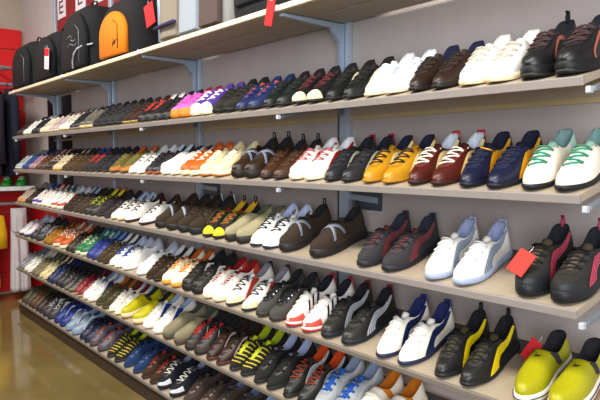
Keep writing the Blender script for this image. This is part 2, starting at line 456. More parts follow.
def m_dots(g):
    S = g.S; s0, s1 = S.throat; b = MB()
    for i in range(5):
        s = s1-.03-(s1-s0-.04)*i/4; f = i/4; h = .10+.085*f
        for sg in (-1, 1):
            c = g.O(s, .5+sg*h, .0034); n = g.N(s, .5+sg*h); u = n.orthogonal().normalized(); v = n.cross(u); k = len(b.v)
            b.v += [c+(u*math.cos(2*PI*j/8)+v*math.sin(2*PI*j/8))*.0036 for j in range(8)]; b.f.append(tuple(range(k, k+8)))
    return b.mesh('eyelet_dot')
def deep(h):
    """dark dyes a little deeper, pale ones as they are"""
    c = [int(h.lstrip('#')[i:i+2], 16) for i in (0, 2, 4)]; l = sum(c)/765
    k = .74+.26*sm(.2, .62, l); m_ = sum(c)/3; g = 1.10
    return '#'+''.join('%02x' % max(0, min(255, round((m_+(v-m_)*g)*k))) for v in c)
def shade(h, k):
    c = [int(h.lstrip('#')[i:i+2], 16) for i in (0, 2, 4)]
    return '#'+''.join('%02x' % max(0, min(255, round(v*k+(8 if k > 1 else 0)))) for v in c)
MC = {}
def cached(fn, style, side, *a):
    key = (fn.__name__, style, side)+a
    if key not in MC: MC[key] = fn(geo(style, side), *a)
    return MC[key]

# each pair: row, column of the two toes in the photo, style, description, short name, upper, fabric kind, sole, lacing, lining, stripe, extras
def P(row, a, b, style, desc, short, upper, sole, lace=None, lining='#2a2a2e', stripe=None, kind='leather', **x):
    PAIRS.append(dict(row=row, a=a, b=b, style=style, desc=desc, short=short, upper=upper, sole=sole, lace=lace, lining=lining, stripe=stripe, kind=kind, **x))
PAIRS = []
W, CR, BK, DB, NV = '#f2f1ee', '#efe2c0', '#232326', '#3a2a22', '#20243e'
# --- top shoe shelf, from the near end
P(1, 545, 583, 'trail', 'black leather trail shoe with pink flecks', 'black trail pair', '#26262a', '#1c1c1f', '#5a3e40', '#2d2d38', ('curve', '#b06a58'), outsole='#1a1a1a', pull='#24242a')
P(1, 476, 507, 'run', 'bright white shoe with cream sole', 'bright white pair', '#fbfaf4', '#f6e9c8', '#b9b2a4', '#e9e6df', ('heel', '#d8dbe6'), tongue='#f4f0e4')
P(1, 416, 446, 'low', 'dark brown leather shoe with navy lining', 'dark brown pair', '#3d2a22', '#241a17', '#33241d', '#28305a', ('form', '#4a352b'))
P(1, 370, 391, 'low', 'white shoe with pale blue side', 'pale blue-sided pair', '#f3f5f7', '#efe2c4', '#dfe4ec', '#dfe6ee', ('form', '#a9bcd8'), bow=True)
P(1, 342, 353, 'low', 'black shoe with thin cream side curve', 'cream-curved pair', '#1d1f1e', '#191919', '#1c1c1c', '#2c2224', ('curve', '#d8cfae'))
P(1, 322, 333, 'low', 'black shoe with cream toe', 'cream-toed black pair', '#1f1d1f', '#1a1a1a', '#7c2b2b', '#2a2a30', None, cap='#d6cfae')
P(1, 299, 311, 'low', 'greenish black plain shoe', 'greenish black pair', '#1d2826', '#161819', '#1b2220', '#3c1d2a', ('form', '#22302c'))
P(1, 263, 280, 'low', 'navy shoe with two white side curves', 'navy pair', '#2b3b70', '#1b1f30', '#26356a', '#23407c', ('two', '#eef0f2'), tongue='#c2503c')
P(1, 236, 249, 'run', 'olive black mesh shoe', 'olive black pair', '#34302a', '#1d1c1c', '#2a2824', '#27272b', ('curve', '#4a4438'), kind='fabric')
P(1, 205, 220, 'court', 'purple suede sneaker with white lacing', 'purple pair', '#5b409b', '#f0e8cc', '#f4f0e4', '#6b52a5', ('form', '#6f58ad'), kind='suede', cap='#f1e9cb', bow=True)
P(1, 185, 195, 'court', 'pink suede sneaker with orange toe sole', 'pink pair', '#cf74be', '#d98a2c', '#c968b6', '#b0283c', ('form', '#b85fb0'), kind='suede', bump='#e0922f')
P(1, 165, 176, 'low', 'black shoe with yellow-green side curve', 'yellow-green curved pair', '#232420', '#1b1b1b', '#20211f', '#2b2c24', ('curve', '#a7b23c'))
P(1, 147, 157, 'low', 'black shoe with red top patch', 'red-patched pair', '#28221f', '#1b1b1b', '#b8403f', '#e4e4e4', ('form', '#2f2a28'), tongue='#c84545')
P(1, 126, 136, 'low', 'reddish brown shoe with yellow sole', 'reddish brown pair', '#4f3426', '#a8924a', '#4a2f22', '#5a2c24', None, kind='suede')
P(1, 111, 118, 'run', 'dark grey mesh shoe', 'dark grey pair', '#3b3b3e', '#2a2a2a', '#303034', '#2c2c30', None, kind='fabric')
P(1, 97, 104, 'run', 'charcoal shoe with grey stripe', 'charcoal pair', '#38363a', '#262628', '#303034', '#222226', ('form', '#56525a'), kind='fabric')
P(1, 84, 90, 'run', 'grey shoe on cream sole', 'grey cream-soled pair', '#6d685e', '#c9b98a', '#8e8878', '#35353c', ('curve', '#d4cfc0'))
P(1, 73, 78, 'low', 'black shoe with white side curve', 'black white-curved pair', '#26272a', '#8f856a', '#26272a', '#30343a', ('curve', '#e4e4e0'))
P(1, 62, 67, 'low', 'white shoe with olive stripe', 'white olive-striped pair', '#d9d6cc', '#b9ac84', '#c9c6bc', '#56584a', ('form', '#7a7a4c'))
P(1, 52, 57, 'low', 'pinkish grey shoe', 'pinkish grey pair', '#b5a2a0', '#cfc6b0', '#d8c8c8', '#a06074', ('form', '#8a7c7c'))
P(1, 43, 47, 'low', 'cream shoe with black lining', 'cream pair', '#cfc9b4', '#b8ad8c', '#e8e4d8', '#22242a', ('curve', '#6a7050'))
P(1, 34, 38, 'low', 'black plain shoe', 'plain black pair', '#2a2a28', '#1d1d1d', '#242424', '#202024')
P(1, 26, 30, 'low', 'white plain shoe', 'plain white pair', '#e6e4e0', '#cbbf9e', '#e0ded8', '#b8b4b0')
P(1, 19, 22, 'low', 'dark grey-brown shoe', 'grey-brown pair', '#463a33', '#2c2624', '#3c322c', '#2a2424')
# --- second shoe shelf
P(2, 527, 567, 'low', 'cream shoe with mint green heel and lacing', 'mint pair', '#f4efe0', '#23262e', '#4f8f74', '#7d9a98', ('heel', '#b7dccf'), tongue='#a9d0c0', bow=True)
P(2, 473, 501, 'low', 'navy shoe with yellow side stripe', 'navy and yellow pair', '#23284a', '#1b1e33', '#20254a', '#1e2340', ('form', '#dba51e'), buckle=True)
P(2, 419, 446, 'low', 'maroon leather shoe with cream side stripe', 'maroon pair', '#6b2a22', '#4a1c18', '#f0eadc', '#c9d0da', ('form', '#eedda4'), heel='#c02c30')
P(2, 374, 397, 'low', 'mustard yellow leather shoe with cream stripe', 'mustard pair', '#c39226', '#b98a22', '#3a2c1c', '#22284a', ('form', '#eee0ae'))
P(2, 333, 351, 'low', 'charcoal black leather shoe with thin cream curve', 'charcoal black pair', '#34353a', '#24252a', '#26272b', '#20243a', ('curve', '#b8b49e'), heel='#a02030')
P(2, 297, 314, 'court', 'white leather shoe with red side', 'white pair with red', '#f4efe6', '#f2ead6', '#b4626a', '#e8e8ee', ('form', '#c2242c'))
P(2, 264, 280, 'low', 'brown leather shoe with dark pull loop', 'brown pair', '#5b3a22', '#2f1f18', '#50321e', '#24202a', None, pull='#2a2430')
P(2, 240, 251, 'trail', 'dark brown shoe crossed by grey straps', 'grey-strapped pair', '#43301f', '#2c2420', None, '#26262e', None, straps=('#6c7890', 2), pull='#30303a')
P(2, 204, 219, 'court', 'cream shoe with wide cream lacing', 'cream pair', '#ece0bc', '#f3e8cc', '#f6efdc', '#d8ccaa', ('form', '#e2cf9c'), outsole='#b4743a')
P(2, 185, 194, 'court', 'orange shoe with white lacing', 'orange pair', '#d9702a', '#f1e4c4', '#f6eee0', '#c8642c', ('form', '#e08a4a'), bow=True)
P(2, 164, 175, 'slip', 'white slip-on with dark lining', 'white slip-on pair', '#f2eee6', '#f4f0e8', None, '#30344c', None, gore='#e8e4dc')
P(2, 148, 157, 'low', 'dark navy shoe with orange edge and pale lining', 'dark navy pair', '#33323a', '#b4582c', '#2c2c34', '#c2d0de', ('curve', '#b0a070'))
P(2, 132, 142, 'low', 'white shoe with grey lacing', 'white grey-laced pair', '#f1ede4', '#f1ede2', '#7d7c78', '#d5dce6', ('form', '#dedad0'))
P(2, 113, 124, 'low', 'olive khaki shoe with orange toe', 'olive khaki pair', '#7b7238', '#6a5a2c', '#8d8450', '#d8722a', None, kind='suede', bump='#c8782c')
P(2, 97, 105, 'low', 'blue-black shoe', 'blue-black pair', '#33313c', '#242228', '#2b2a34', '#22243e', None, kind='fabric')
P(2, 86, 92, 'low', 'dark grey shoe with red tongue', 'dark grey pair', '#413a3a', '#2a2626', '#b83a3a', '#3a3a40', None, tongue='#cf3434', kind='fabric')
P(2, 75, 81, 'low', 'brown suede shoe with blue lining', 'brown suede pair', '#60462c', '#3a2c20', '#56402a', '#3458b0', None, kind='suede')
P(2, 64, 69, 'low', 'tan brown shoe', 'tan brown pair', '#6a5034', '#4a3828', '#5d4630', '#22303a', None, kind='suede')
P(2, 56, 60, 'low', 'beige shoe with yellow toe', 'beige pair', '#cbbd9c', '#c39e3c', '#d8ccb0', '#3c3836', ('form', '#d9cdb2'))
P(2, 48, 52, 'low', 'chocolate shoe with white tag', 'chocolate pair', '#43302a', '#2e2220', '#c0b0a4', '#2c2422', None)
P(2, 38, 43, 'low', 'ginger brown shoe', 'ginger brown pair', '#6d4a2e', '#5a3c28', '#5a3e28', '#c49a9a', ('curve', '#8a6a4a'))
P(2, 31, 34, 'low', 'dusty pink shoe', 'dusty pink pair', '#a98490', '#8a6c74', '#b898a0', '#6a5460', None)
P(2, 25, 28, 'low', 'cobalt blue shoe', 'cobalt pair', '#3b5590', '#2f4272', '#4a66a0', '#2c4078', None)
P(2, 18, 22, 'low', 'pale blue-grey shoe', 'pale blue-grey pair', '#a9b3b4', '#c4c4b8', '#b9c2c4', '#8a9aa4', None)
# --- third shoe shelf
P(3, 533, 572, 'trail', 'black and brown trail shoe with pink side bars', 'pink-barred trail pair', '#3a3632', '#22252c', '#1f1e20', '#2b2d36', ('split', '#d2506e'), kind='fabric', pull='#a84a62', bump='#26282c', tongue='#6a5a48')
P(3, 433, 464, 'run', 'white shoe with blue-grey split stripe', 'white and blue-grey pair', '#f5f3ec', '#aab4cc', '#d8d8d8', '#98a2c0', ('split', '#8796ae'), tongue='#eeeae2', bow=True, heel='#a8b0c8')
P(3, 364, 391, 'run', 'charcoal shoe with red outlined stripe', 'charcoal and red pair', '#48454a', '#34363f', '#38323a', '#3a3c50', ('form', '#8c4a50'), kind='suede', tongue='#7a3a3c', heel='#3c3e50')
P(3, 284, 318, 'trail', 'brown trail shoe with crossed grey straps', 'brown strap pair', '#4a3a2b', '#34302f', None, '#2a262e', None, straps=('#747b88', 2), pull='#2c2a34', kind='suede')
P(3, 254, 271, 'run', 'white shoe with black lacing and navy bars', 'black-laced white pair', '#f4f4ee', '#eef0f0', '#2a2e38', '#b9c4e0', ('split', '#2c3658'), outsole='#23304a')
P(3, 231, 243, 'slip', 'pale sage suede slip-on', 'pale sage pair', '#a39c80', '#3a3530', None, '#6a7058', None, kind='suede', gore='#98917a')
P(3, 207, 219, 'low', 'black shoe with bright yellow toe', 'yellow-toed pair', '#2c2b27', '#232323', '#a8862c', '#d0a92c', ('curve', '#8a8a66'), cap='#e9d21e', pull='#1d1d1f', tongue='#a8322e')
P(3, 183, 195, 'trail', 'brown mesh shoe with white heel label', 'brown mesh pair', '#4a3826', '#2a2b2e', '#3b2c20', '#22242a', ('curve', '#6e6450'), kind='fabric', pull='#24242a', heel='#dcdfe8')
P(3, 160, 172, 'trail', 'olive brown shoe with silver strap', 'silver-strapped pair', '#4b3d2a', '#2f2b28', None, '#3c2a2c', None, straps=('#9aa3b4', 1), kind='suede')
P(3, 129, 144, 'low', 'white shoe with maroon lacing', 'maroon-laced pair', '#f6f3ec', '#4a2630', '#5a222a', '#3c2c34', ('heel', '#5a2430'))
P(3, 114, 121, 'low', 'white shoe with black stripes', 'black-striped pair', '#e6e4dc', '#c9bf9e', '#2a2c36', '#a8bce0', ('split', '#26282e'))
P(3, 99, 108, 'low', 'maroon grey shoe', 'maroon grey pair', '#463c42', '#34323a', '#402c34', '#3a2a32', None, kind='suede')
P(3, 87, 93, 'low', 'black shoe with lime and red lacing', 'lime-laced pair', '#3c3430', '#2e2c28', '#a9c03c', '#d8d040', ('bars', '#b83a30'), heel='#c8403a')
P(3, 76, 82, 'low', 'umber suede shoe', 'umber pair', '#5a4836', '#3e342c', '#50402f', '#22242c', None, kind='suede')
P(3, 67, 71, 'low', 'dark umber shoe with pale blue lining', 'blue-lined umber pair', '#4a3a2e', '#3a3028', '#443428', '#a8c0d4', None, kind='suede')
P(3, 55, 61, 'court', 'white shoe with red toe marks', 'red-marked white pair', '#efebe4', '#efe9da', '#d8d0cc', '#b8c0da', ('curve', '#c85048'), bump='#c8584e')
P(3, 45, 50, 'court', 'white shoe with green stripe', 'green-striped pair', '#e4e6e0', '#e0dcc8', '#eceae4', '#4a5a90', ('form', '#2c8a54'))
P(3, 36, 41, 'court', 'white and red shoe with purple toe', 'purple-toed pair', '#e6dcd8', '#e8e0d4', '#f0ece8', '#c23a34', ('bars', '#c8382e'), bump='#5a3a9a')
P(3, 28, 32, 'low', 'umber brown shoe with blue lining', 'umber brown pair', '#46342a', '#382c26', '#3c2e26', '#4a78c4', None)
P(3, 20, 24, 'low', 'beige shoe with tan toe', 'beige tan-toed pair', '#aca08c', '#c89a5c', '#bab0a0', '#8c8478', None, bump='#c89858')
# --- fourth shoe shelf
P(4, 524, 567, 'slip', 'yellow canvas slip-on with black gore', 'yellow slip-on pair', '#aeaa1f', '#f0eee4', None, '#2c2a34', None, gore='#3c3a3e', foxing='#43404a', cat='#2a2a2a', outsole='#a0683a', tongue=None, kind='leather')
P(4, 442, 470, 'low', 'black shoe with broad yellow stripe', 'black and yellow pair', '#2c2c2e', '#26262a', '#2a2a2c', '#22222a', ('form', '#e2cc1c'), pull='#26262c', tongue='#55502c')
P(4, 383, 407, 'low', 'cream white shoe with navy stripe', 'cream and navy pair', '#f3efe2', '#2f3a66', '#d9d8d4', '#2c3a78', ('form', '#2b3a74'), heel='#2b3a78', tongue='#f2f0e8')
P(4, 325, 349, 'run', 'dark grey shoe with silver split stripe', 'silver-striped pair', '#3c3b38', '#2c3440', '#2b2b2d', '#24242c', ('split', '#c6cad0'), heel='#8a2a34')
P(4, 291, 311, 'run', 'white shoe with black and red slashes', 'slashed white pair', '#f1ece6', '#efe6de', '#e6e2dc', '#23263a', ('bars', '#2a2228'), outsole='#b8363a', bump='#d45a4a', heel='#b43042')
P(4, 262, 277, 'run', 'grey shoe with black lacing and white eyelets', 'grey dotted pair', '#5e5b56', '#4a463f', '#1e2026', '#26282e', ('form', '#4a4844'), kind='suede', dots='#e8e8ea', stay='#26272c', tongue='#1e2028')
P(4, 231, 248, 'low', 'white shoe with black sole and red patch', 'black-soled white pair', '#f5f1ea', '#2f3236', '#34343c', '#8d8a94', ('patch', '#c8503e'), bump='#efe2b4', heel='#26282e')
P(4, 206, 219, 'court', 'white shoe with bright red lining', 'red-lined pair', '#f3ede4', '#f0e4c8', '#c9c4c0', '#b41c28', ('heel', '#d8563e'), tongue='#b01e2a')
P(4, 187, 198, 'trail', 'dark shoe with white oval label', 'oval-labelled pair', '#3a3832', '#2e2d2a', '#302f2c', '#1f222a', ('patch', '#eceae4'), pull='#1d1f26')
P(4, 166, 178, 'court', 'cream shoe with thin orange lines', 'orange-lined pair', '#f4eedc', '#e0a84e', '#e8c07c', '#c86a26', ('bars', '#e6b878'), heel='#a8622c', tongue='#cf6a24')
P(4, 151, 159, 'low', 'dark brown suede shoe with white lining edge', 'dark brown pair', '#49341f', '#3a2a1e', '#402e20', '#d5d8dc', None, kind='suede')
P(4, 126, 141, 'run', 'plain white bulky shoe', 'bulky white pair', '#f6f4f0', '#f2f0ec', '#eceaea', '#b6bccb', ('heel', '#d2d6e2'))
P(4, 112, 119, 'low', 'white shoe with blue patch', 'blue-patched white pair', '#f1efe8', '#efe8d4', '#3858ac', '#b8c6dc', ('heel', '#c8d2e0'), tongue='#3558b2')
P(4, 100, 106, 'low', 'brown shoe with white back edge', 'white-edged brown pair', '#5c4a32', '#483a2c', '#54442e', '#e2e4e8', ('curve', '#b9b09c'), kind='suede')
P(4, 89, 95, 'low', 'royal blue shoe', 'royal blue pair', '#34469c', '#2c3a80', '#3f52ac', '#7a9cc0', ('curve', '#6a80c0'))
P(4, 79, 84, 'court', 'green shoe with cream lacing', 'green pair', '#2f8a58', '#e4dcbc', '#ece6cc', '#4a8a9a', ('form', '#dce0cc'))
P(4, 70, 74, 'low', 'dark olive brown shoe', 'dark olive pair', '#443826', '#35302a', '#3e3426', '#2a2a2a', None)
P(4, 56, 63, 'court', 'orange shoe with white lines', 'orange lined pair', '#cf6a2c', '#ece2cc', '#f0e6da', '#c8c4c0', ('bars', '#f0e4d6'))
P(4, 46, 50, 'low', 'mustard brown shoe', 'mustard brown pair', '#b0802c', '#9a7024', '#a87a30', '#7a3a30', None, kind='suede')
P(4, 33, 39, 'run', 'grey and black shoe', 'grey and black pair', '#4a4a4e', '#3c3c40', '#a8a8ac', '#20222e', ('two', '#b9bac0'))
P(4, 22, 27, 'run', 'white shoe with red marks', 'red-marked pair', '#dfdde0', '#5a565a', '#cdbfc0', '#aab4cc', ('curve', '#c8807c'))
# --- fifth shoe shelf
P(5, 354, 376, 'slip', 'white slip-on with orange lining', 'orange-lined slip-on pair', '#f1eadc', '#efe0bc', None, '#c87a1c', None, gore='#d8871f', straps2='#f2ecdf')
P(5, 322, 340, 'court', 'grey shoe with bright blue lacing', 'blue-laced pair', '#a9adb2', '#c9ccd0', '#2462b8', '#8d98b0', ('form', '#c6c9cc'), tongue='#2a68bc', heel='#8f9ab4')
P(5, 289, 305, 'low', 'black shoe with orange lining and silver stripe', 'orange-lined black pair', '#2f312d', '#24262a', '#b0442c', '#d4531e', ('split', '#d0d4d8'), heel='#c84a22')
P(5, 258, 273, 'low', 'black shoe with lilac grey lining', 'lilac-lined pair', '#2b2b2a', '#232325', '#303032', '#a9b0cc', ('form', '#37373a'), kind='fabric', heel='#b4b8d4')
P(5, 231, 245, 'low', 'black shoe with yellow bands and lime collar', 'yellow-banded pair', '#2d2c28', '#2a2a2a', None, '#a8b820', None, bands='#c6b62a', heel='#b8c82a', kind='fabric', tongue='#b9c62c')
P(5, 213, 221, 'low', 'maroon brown shoe with grey curve', 'maroon brown pair', '#4c3028', '#6e3a24', '#40302c', '#2c2222', ('curve', '#b0a898'))
P(5, 190, 203, 'run', 'charcoal shoe with cream dashes and red tongue', 'cream-dashed pair', '#3c3b3e', '#2e2d30', '#c03438', '#24242a', ('dash', '#ddd2b0'), tongue='#b83238', bump='#4a3a30')
P(5, 168, 180, 'slip', 'grey beige suede slip-on', 'grey beige pair', '#938a70', '#6c6452', None, '#586058', None, kind='suede', gore='#8a836c')
P(5, 147, 158, 'court', 'white shoe with royal blue patch', 'royal-patched pair', '#f2efe8', '#f0ece2', '#dcdad6', '#a9b9d4', ('patch', '#2c4a9e'), heel='#8aa0c8')
P(5, 125, 138, 'slip', 'acid yellow slip-on with dark lining', 'acid yellow pair', '#c2b91e', '#e6dcb8', None, '#34322c', None, gore='#4a4628', outsole='#b0864a')
P(5, 112, 119, 'low', 'white shoe with maroon lining', 'maroon-lined pair', '#f0e8dc', '#e8d8b4', '#d8d0c4', '#8e1c26', ('heel', '#b9c4d8'))
P(5, 99, 106, 'low', 'olive brown shoe with orange lining', 'orange-lined olive pair', '#5a5438', '#6a5a30', '#6a6448', '#c4682a', ('curve', '#8a4a3c'), kind='suede')
P(5, 84, 92, 'court', 'white shoe with navy heel patch', 'navy-patched pair', '#f0eee8', '#efe8dc', '#dfe0e0', '#8a9ab8', ('patch', '#34488a'), heel='#7a8aae')
P(5, 75, 79, 'low', 'crimson shoe beside white pair', 'crimson pair', '#a02c34', '#b0a08c', '#8a2630', '#2c2c30', None)
P(5, 67, 71, 'low', 'black shoe with grey toe', 'grey-toed pair', '#3b3a38', '#5c5848', '#343432', '#20242a', None, bump='#8a8670')
P(5, 60, 63, 'low', 'slate black shoe', 'slate black pair', '#35343a', '#2c2b30', '#2d2c32', '#22242c', None)
P(5, 52, 56, 'low', 'deep blue shoe', 'deep blue pair', '#2c3a6c', '#283050', '#36467a', '#26305c', ('curve', '#c9cede'))
P(5, 42, 47, 'low', 'cream stitched shoe', 'cream pair', '#d6ca9e', '#c8ba8c', '#e0d6b0', '#5c3032', ('form', '#e4dab8'))
P(5, 35, 38, 'low', 'sand olive shoe', 'sand olive pair', '#8d8468', '#7c7258', '#98906c', '#5a5a52', None, kind='suede')
P(5, 26, 31, 'low', 'white pale shoe', 'white pair', '#e6e4de', '#d6d0be', '#e2e0da', '#c4c0aa', None)
P(5, 17, 21, 'low', 'dove grey shoe', 'dove grey pair', '#8f8f94', '#84848a', '#9c9ca2', '#6a7484', None)
# --- bottom shoe shelf
P(6, 272, 288, 'run', 'black shoe with pale lilac lining', 'lilac pair', '#2b2a2b', '#242426', '#3a3a3c', '#a8b4d4', ('curve', '#6a6c74'), heel='#b0b8d4')
P(6, 242, 256, 'run', 'white and black shoe with pale blue lining', 'white and black pair', '#d4d6d2', '#c4c6c6', '#2c2e30', '#9ab4d4', ('split', '#202a30'), heel='#9cbcd8')
P(6, 214, 228, 'trail', 'grey-brown shoe with lilac lining', 'grey-brown pair', '#564842', '#3c3430', '#48403c', '#7a84a8', ('form', '#655850'), kind='suede')
P(6, 188, 201, 'run', 'taupe brown shoe', 'taupe pair', '#5c4c44', '#40362f', '#4c4039', '#22242c', None, kind='suede')
P(6, 162, 175, 'court', 'navy shoe with white zigzag lacing', 'white-laced navy pair', '#262838', '#20222e', '#f0ece0', '#8f99ac', None, kind='suede', bump='#e4e6ea', tongue='#2a2c3a')
P(6, 145, 154, 'low', 'brown shoe with red tongue tab', 'red-tabbed brown pair', '#573a26', '#402c20', '#4c3424', '#30262a', None, kind='suede', tongue='#c8302e')
P(6, 127, 137, 'low', 'denim blue shoe', 'denim blue pair', '#2c4c80', '#26406c', '#2c4c80', '#22345e', None, kind='suede')
P(6, 111, 119, 'low', 'dark shoe with yellow bands and lime lining', 'banded lime pair', '#383626', '#3a3a30', None, '#b6cc24', None, bands='#c2ae2c', heel='#bcd02c', kind='fabric')
P(6, 93, 102, 'run', 'mauve grey shoe with red round label', 'mauve grey pair', '#6a6068', '#5c5458', '#7c7278', '#3c3a44', ('curve', '#7e747c'), tongue='#d83a34')
P(6, 83, 88, 'low', 'midnight blue shoe', 'midnight pair', '#222a52', '#20264a', '#28305c', '#1c2244', None)
P(6, 69, 76, 'run', 'light blue-grey shoe with white curve', 'light blue-grey pair', '#93a6b8', '#7c90a8', '#aab9c6', '#3a5a86', ('curve', '#e6ecf0'))
P(6, 57, 63, 'run', 'blue shoe with white curve', 'blue pair', '#2f449c', '#2c3a84', '#3c52aa', '#243070', ('curve', '#dfe6f0'))
P(6, 46, 51, 'run', 'dark grey shoe with white side', 'white-sided grey pair', '#4c4c50', '#3c3c3e', '#d8d8d8', '#26262c', ('patch', '#d6d6d8'))
P(6, 38, 42, 'low', 'chocolate brown shoe', 'chocolate pair', '#43322a', '#4a4642', '#3b2c26', '#241e1c', None)
P(6, 31, 34, 'low', 'rust and green shoe', 'rust and green pair', '#6a4a30', '#4a4030', '#8a5a38', '#4a5a3c', ('curve', '#5a7048'))
P(6, 24, 28, 'low', 'mossy green shoe', 'mossy pair', '#54543a', '#6a5236', '#68644a', '#3a3c2e', None)

TOEY = -.3625
def shoe(pr, which, x, nbr, kindname):
    i = pr['row']; st = pr['style']; side = -1 if which == 'left' else 1
    tl = TILT[i]; yaw = math.radians(pr['yaw'])
    # centre of the sole so that the toe ends just behind the front lip
    yc = TOEY+LEN/2*math.cos(yaw)*math.cos(tl)+pr['dy']
    cx = x-math.sin(yaw)*LEN/2
    z = SHELF_Z[i]+(yc+DEP)*math.tan(tl)+.0012/math.cos(tl)
    lab = f"{pr['desc']}, {which} of its pair, {SHELF_NAME[i]}"
    n = len(lab.replace(',', '').split()); extra = f"beside {nbr}".split()
    if n+len(extra) <= 16: lab += ', '+' '.join(extra)
    t = thing(kindname, lab, 'shoe', (cx, yc, z), (tl, 0, yaw), 'shoes on the '+SHELF_NAME[i])
    t.rotation_mode = 'XYZ'
    t.rotation_euler = (Matrix.Rotation(tl, 3, 'X') @ Matrix.Rotation(yaw, 3, 'Z')).to_euler()
    C = lambda fn, *a: cached(fn, st, side, *a)
    place('upper', C(m_upper), mat(deep(pr['upper']), pr['kind']), t)
    place('sole', C(m_sole), mat(deep(pr['sole']), 'rubber'), t)
    place('lining', C(m_lining), mat(deep(pr['lining']), 'fabric'), t)
    if pr.get('outsole'): place('outsole', C(m_outsole), mat(pr['outsole'], 'rubber'), t)
    if st != 'slip':
        tcol = deep(pr.get('tongue') or pr['upper'])
        place('tongue', C(m_tongue), mat(tcol, 'fabric'), t)
    if pr['lace']: place('lacing', C(m_lacing, bool(pr.get('bow'))), mat(deep(pr['lace']), 'cord'), t)
    if pr['lace']:
        up_ = deep(pr['upper']); lum = int(up_[1:3], 16)+int(up_[3:5], 16)+int(up_[5:7], 16)
        place('eyestay', C(m_eyestay), mat(pr.get('stay') or shade(up_, .90 if lum > 300 else 1.16), 'leather'), t)
        if pr.get('dots'): place('eyelet_dot', C(m_dots), mat(pr['dots'], 'plastic'), t)
    if pr['stripe']:
        for sd in (-1, 1): place('side_stripe', C(m_stripe, pr['stripe'][0], sd), mat(deep(pr['stripe'][1]), 'leather'), t)
    if pr.get('cap'): place('toe_cap', C(m_toecap), mat(pr['cap'], 'rubber'), t)
    if pr.get('bump'): place('toe_cap', C(m_bumper), mat(pr['bump'], 'rubber'), t)
    if pr.get('heel'): place('heel_tab', C(m_heeltab), mat(pr['heel'], 'leather'), t)
    if pr.get('pull'): place('pull_loop', C(m_loop), mat(pr['pull'], 'fabric'), t)
    if pr.get('straps'):
        c, k = pr['straps']
        for s, sl, lf in (((.62, .10, .0), (.62, -.10, .0015)) if k == 2 else ((.62, .09, 0),)): place('strap', C(m_strap, s, sl, .024, lf), mat(c, 'leather'), t)
    if pr.get('straps2'):
        place('strap', C(m_strap, .56), mat(pr['straps2'], 'leather'), t)
    if pr.get('bands'): place('cage_band', C(m_bands), mat(pr['bands'], 'rubber'), t)
    if pr.get('gore'):
        for sd in (-1, 1): place('gore_panel', C(m_gore, sd), mat(pr['gore'], 'fabric'), t)
    if pr.get('foxing'): place('sole_line', C(m_line), mat(pr['foxing'], 'rubber'), t)
    if pr.get('cat'): place('logo', C(m_cat), mat(pr['cat'], 'leather'), t)
    if pr.get('buckle') and which == 'left':
        g = geo(st, side); b = MB()
        pts = [g.O(.50+a, .5+q, .006) for a, q in ((-.03, .0), (-.03, .16), (.05, .16), (.05, .0), (-.03, .0))]
        b.tube(pts, .0028, 6); place('buckle', b.mesh('buckle'), mat('#d9a92c', 'metal'), t)
    return t
rows = {}
for p in PAIRS: rows.setdefault(p['row'], []).append(p)
MIN = .097
for i, lst in rows.items():
    xs = []
    for p in lst:
        p['yaw'] = 5+random.uniform(-.8, .8); p['dy'] = random.uniform(.0, .007)
        for which, px in (('right', p['b']), ('left', p['a'])):
            xs.append([col_x(px, TOEY+.02, SHELF_Z[i]+.02), p, which])
    wd = [{'trail': .105, 'slip': .100}.get(q[1]['style'], .0965) for q in xs]
    # keep neighbours a shoe's width apart (list runs from the near end to the far end)
    xs_ = [q[0] for q in xs]
    for it in range(400):
        for k in range(len(xs_)-1):
            need = (wd[k]+wd[k+1])/2+abs(xs[k][1]['yaw']-xs[k+1][1]['yaw'])*.0016; gap = xs_[k]-xs_[k+1]
            if gap < need: d = (need-gap)/2; xs_[k] += d; xs_[k+1] -= d
        for k in range(len(xs_)):
            xs_[k] = min(-.757, max(X0+.055, xs_[k]))
    for k, q in enumerate(xs):
        idx = lst.index(q[1]); near = lst[idx-1] if idx else None; far = lst[idx+1] if idx+1 < len(lst) else None
        o = near if (q[2] == 'right' and near) or not far else far
        nm = {'slip': 'slip_on_shoe', 'trail': 'trail_shoe'}.get(q[1]['style'], 'sneaker')
        shoe(q[1], q[2], xs_[k], o['short'], nm)

# ------------------------------------------------------------------ bags on the top shelf
SZ = SHELF_Z[0]
def sbody(w, d, h, top=.55, e=.45, lean=0, n=28, m=14):
    """soft bag: rounded-rectangle sections that close towards the top"""
    rings = []
    for j in range(m+1):
        t = j/m; z = h*t
        k = 1-.04*(1-sm(0, .12, t))
        if t > top: q = (t-top)/(1-top); k *= math.sqrt(max(.0, 1-q**2.4))*.97+.03
        r = []
        for i in range(n):
            a = 2*PI*i/n; c, s = math.cos(a), math.sin(a)
            r.append(Vector((w/2*k*math.copysign(abs(c)**e, c)*(1+.02*math.sin(5*a+3*t)), d/2*(k*.7+.3*min(1, k*2))*math.copysign(abs(s)**e, s)+lean*t, z)))
        rings.append(r)
    b = MB(); b.loft(rings); return b
def arch_panel(w, h, y, th, n=16, top=.5):
    """arched flat pocket panel in the x-z plane, standing out to -y"""
    pts = [(-w/2, 0)]+[(-w/2*math.cos(PI*i/n)*1.0, h*top+h*(1-top)*math.sin(PI*i/n)) for i in range(n+1)]+[(w/2, 0)]
    b = MB(); c = (0, h*.45)
    sc_ = lambda p, k: (c[0]+(p[0]-c[0])*k, c[1]+(p[1]-c[1])*k)
    b.loft([[Vector((p[0], y, p[1])) for p in pts], [Vector((p[0], y-th*.7, p[1])) for p in pts], [Vector((*(sc_(p, .93)[0:1]), y-th, sc_(p, .93)[1])) for p in pts]])
    return b, pts
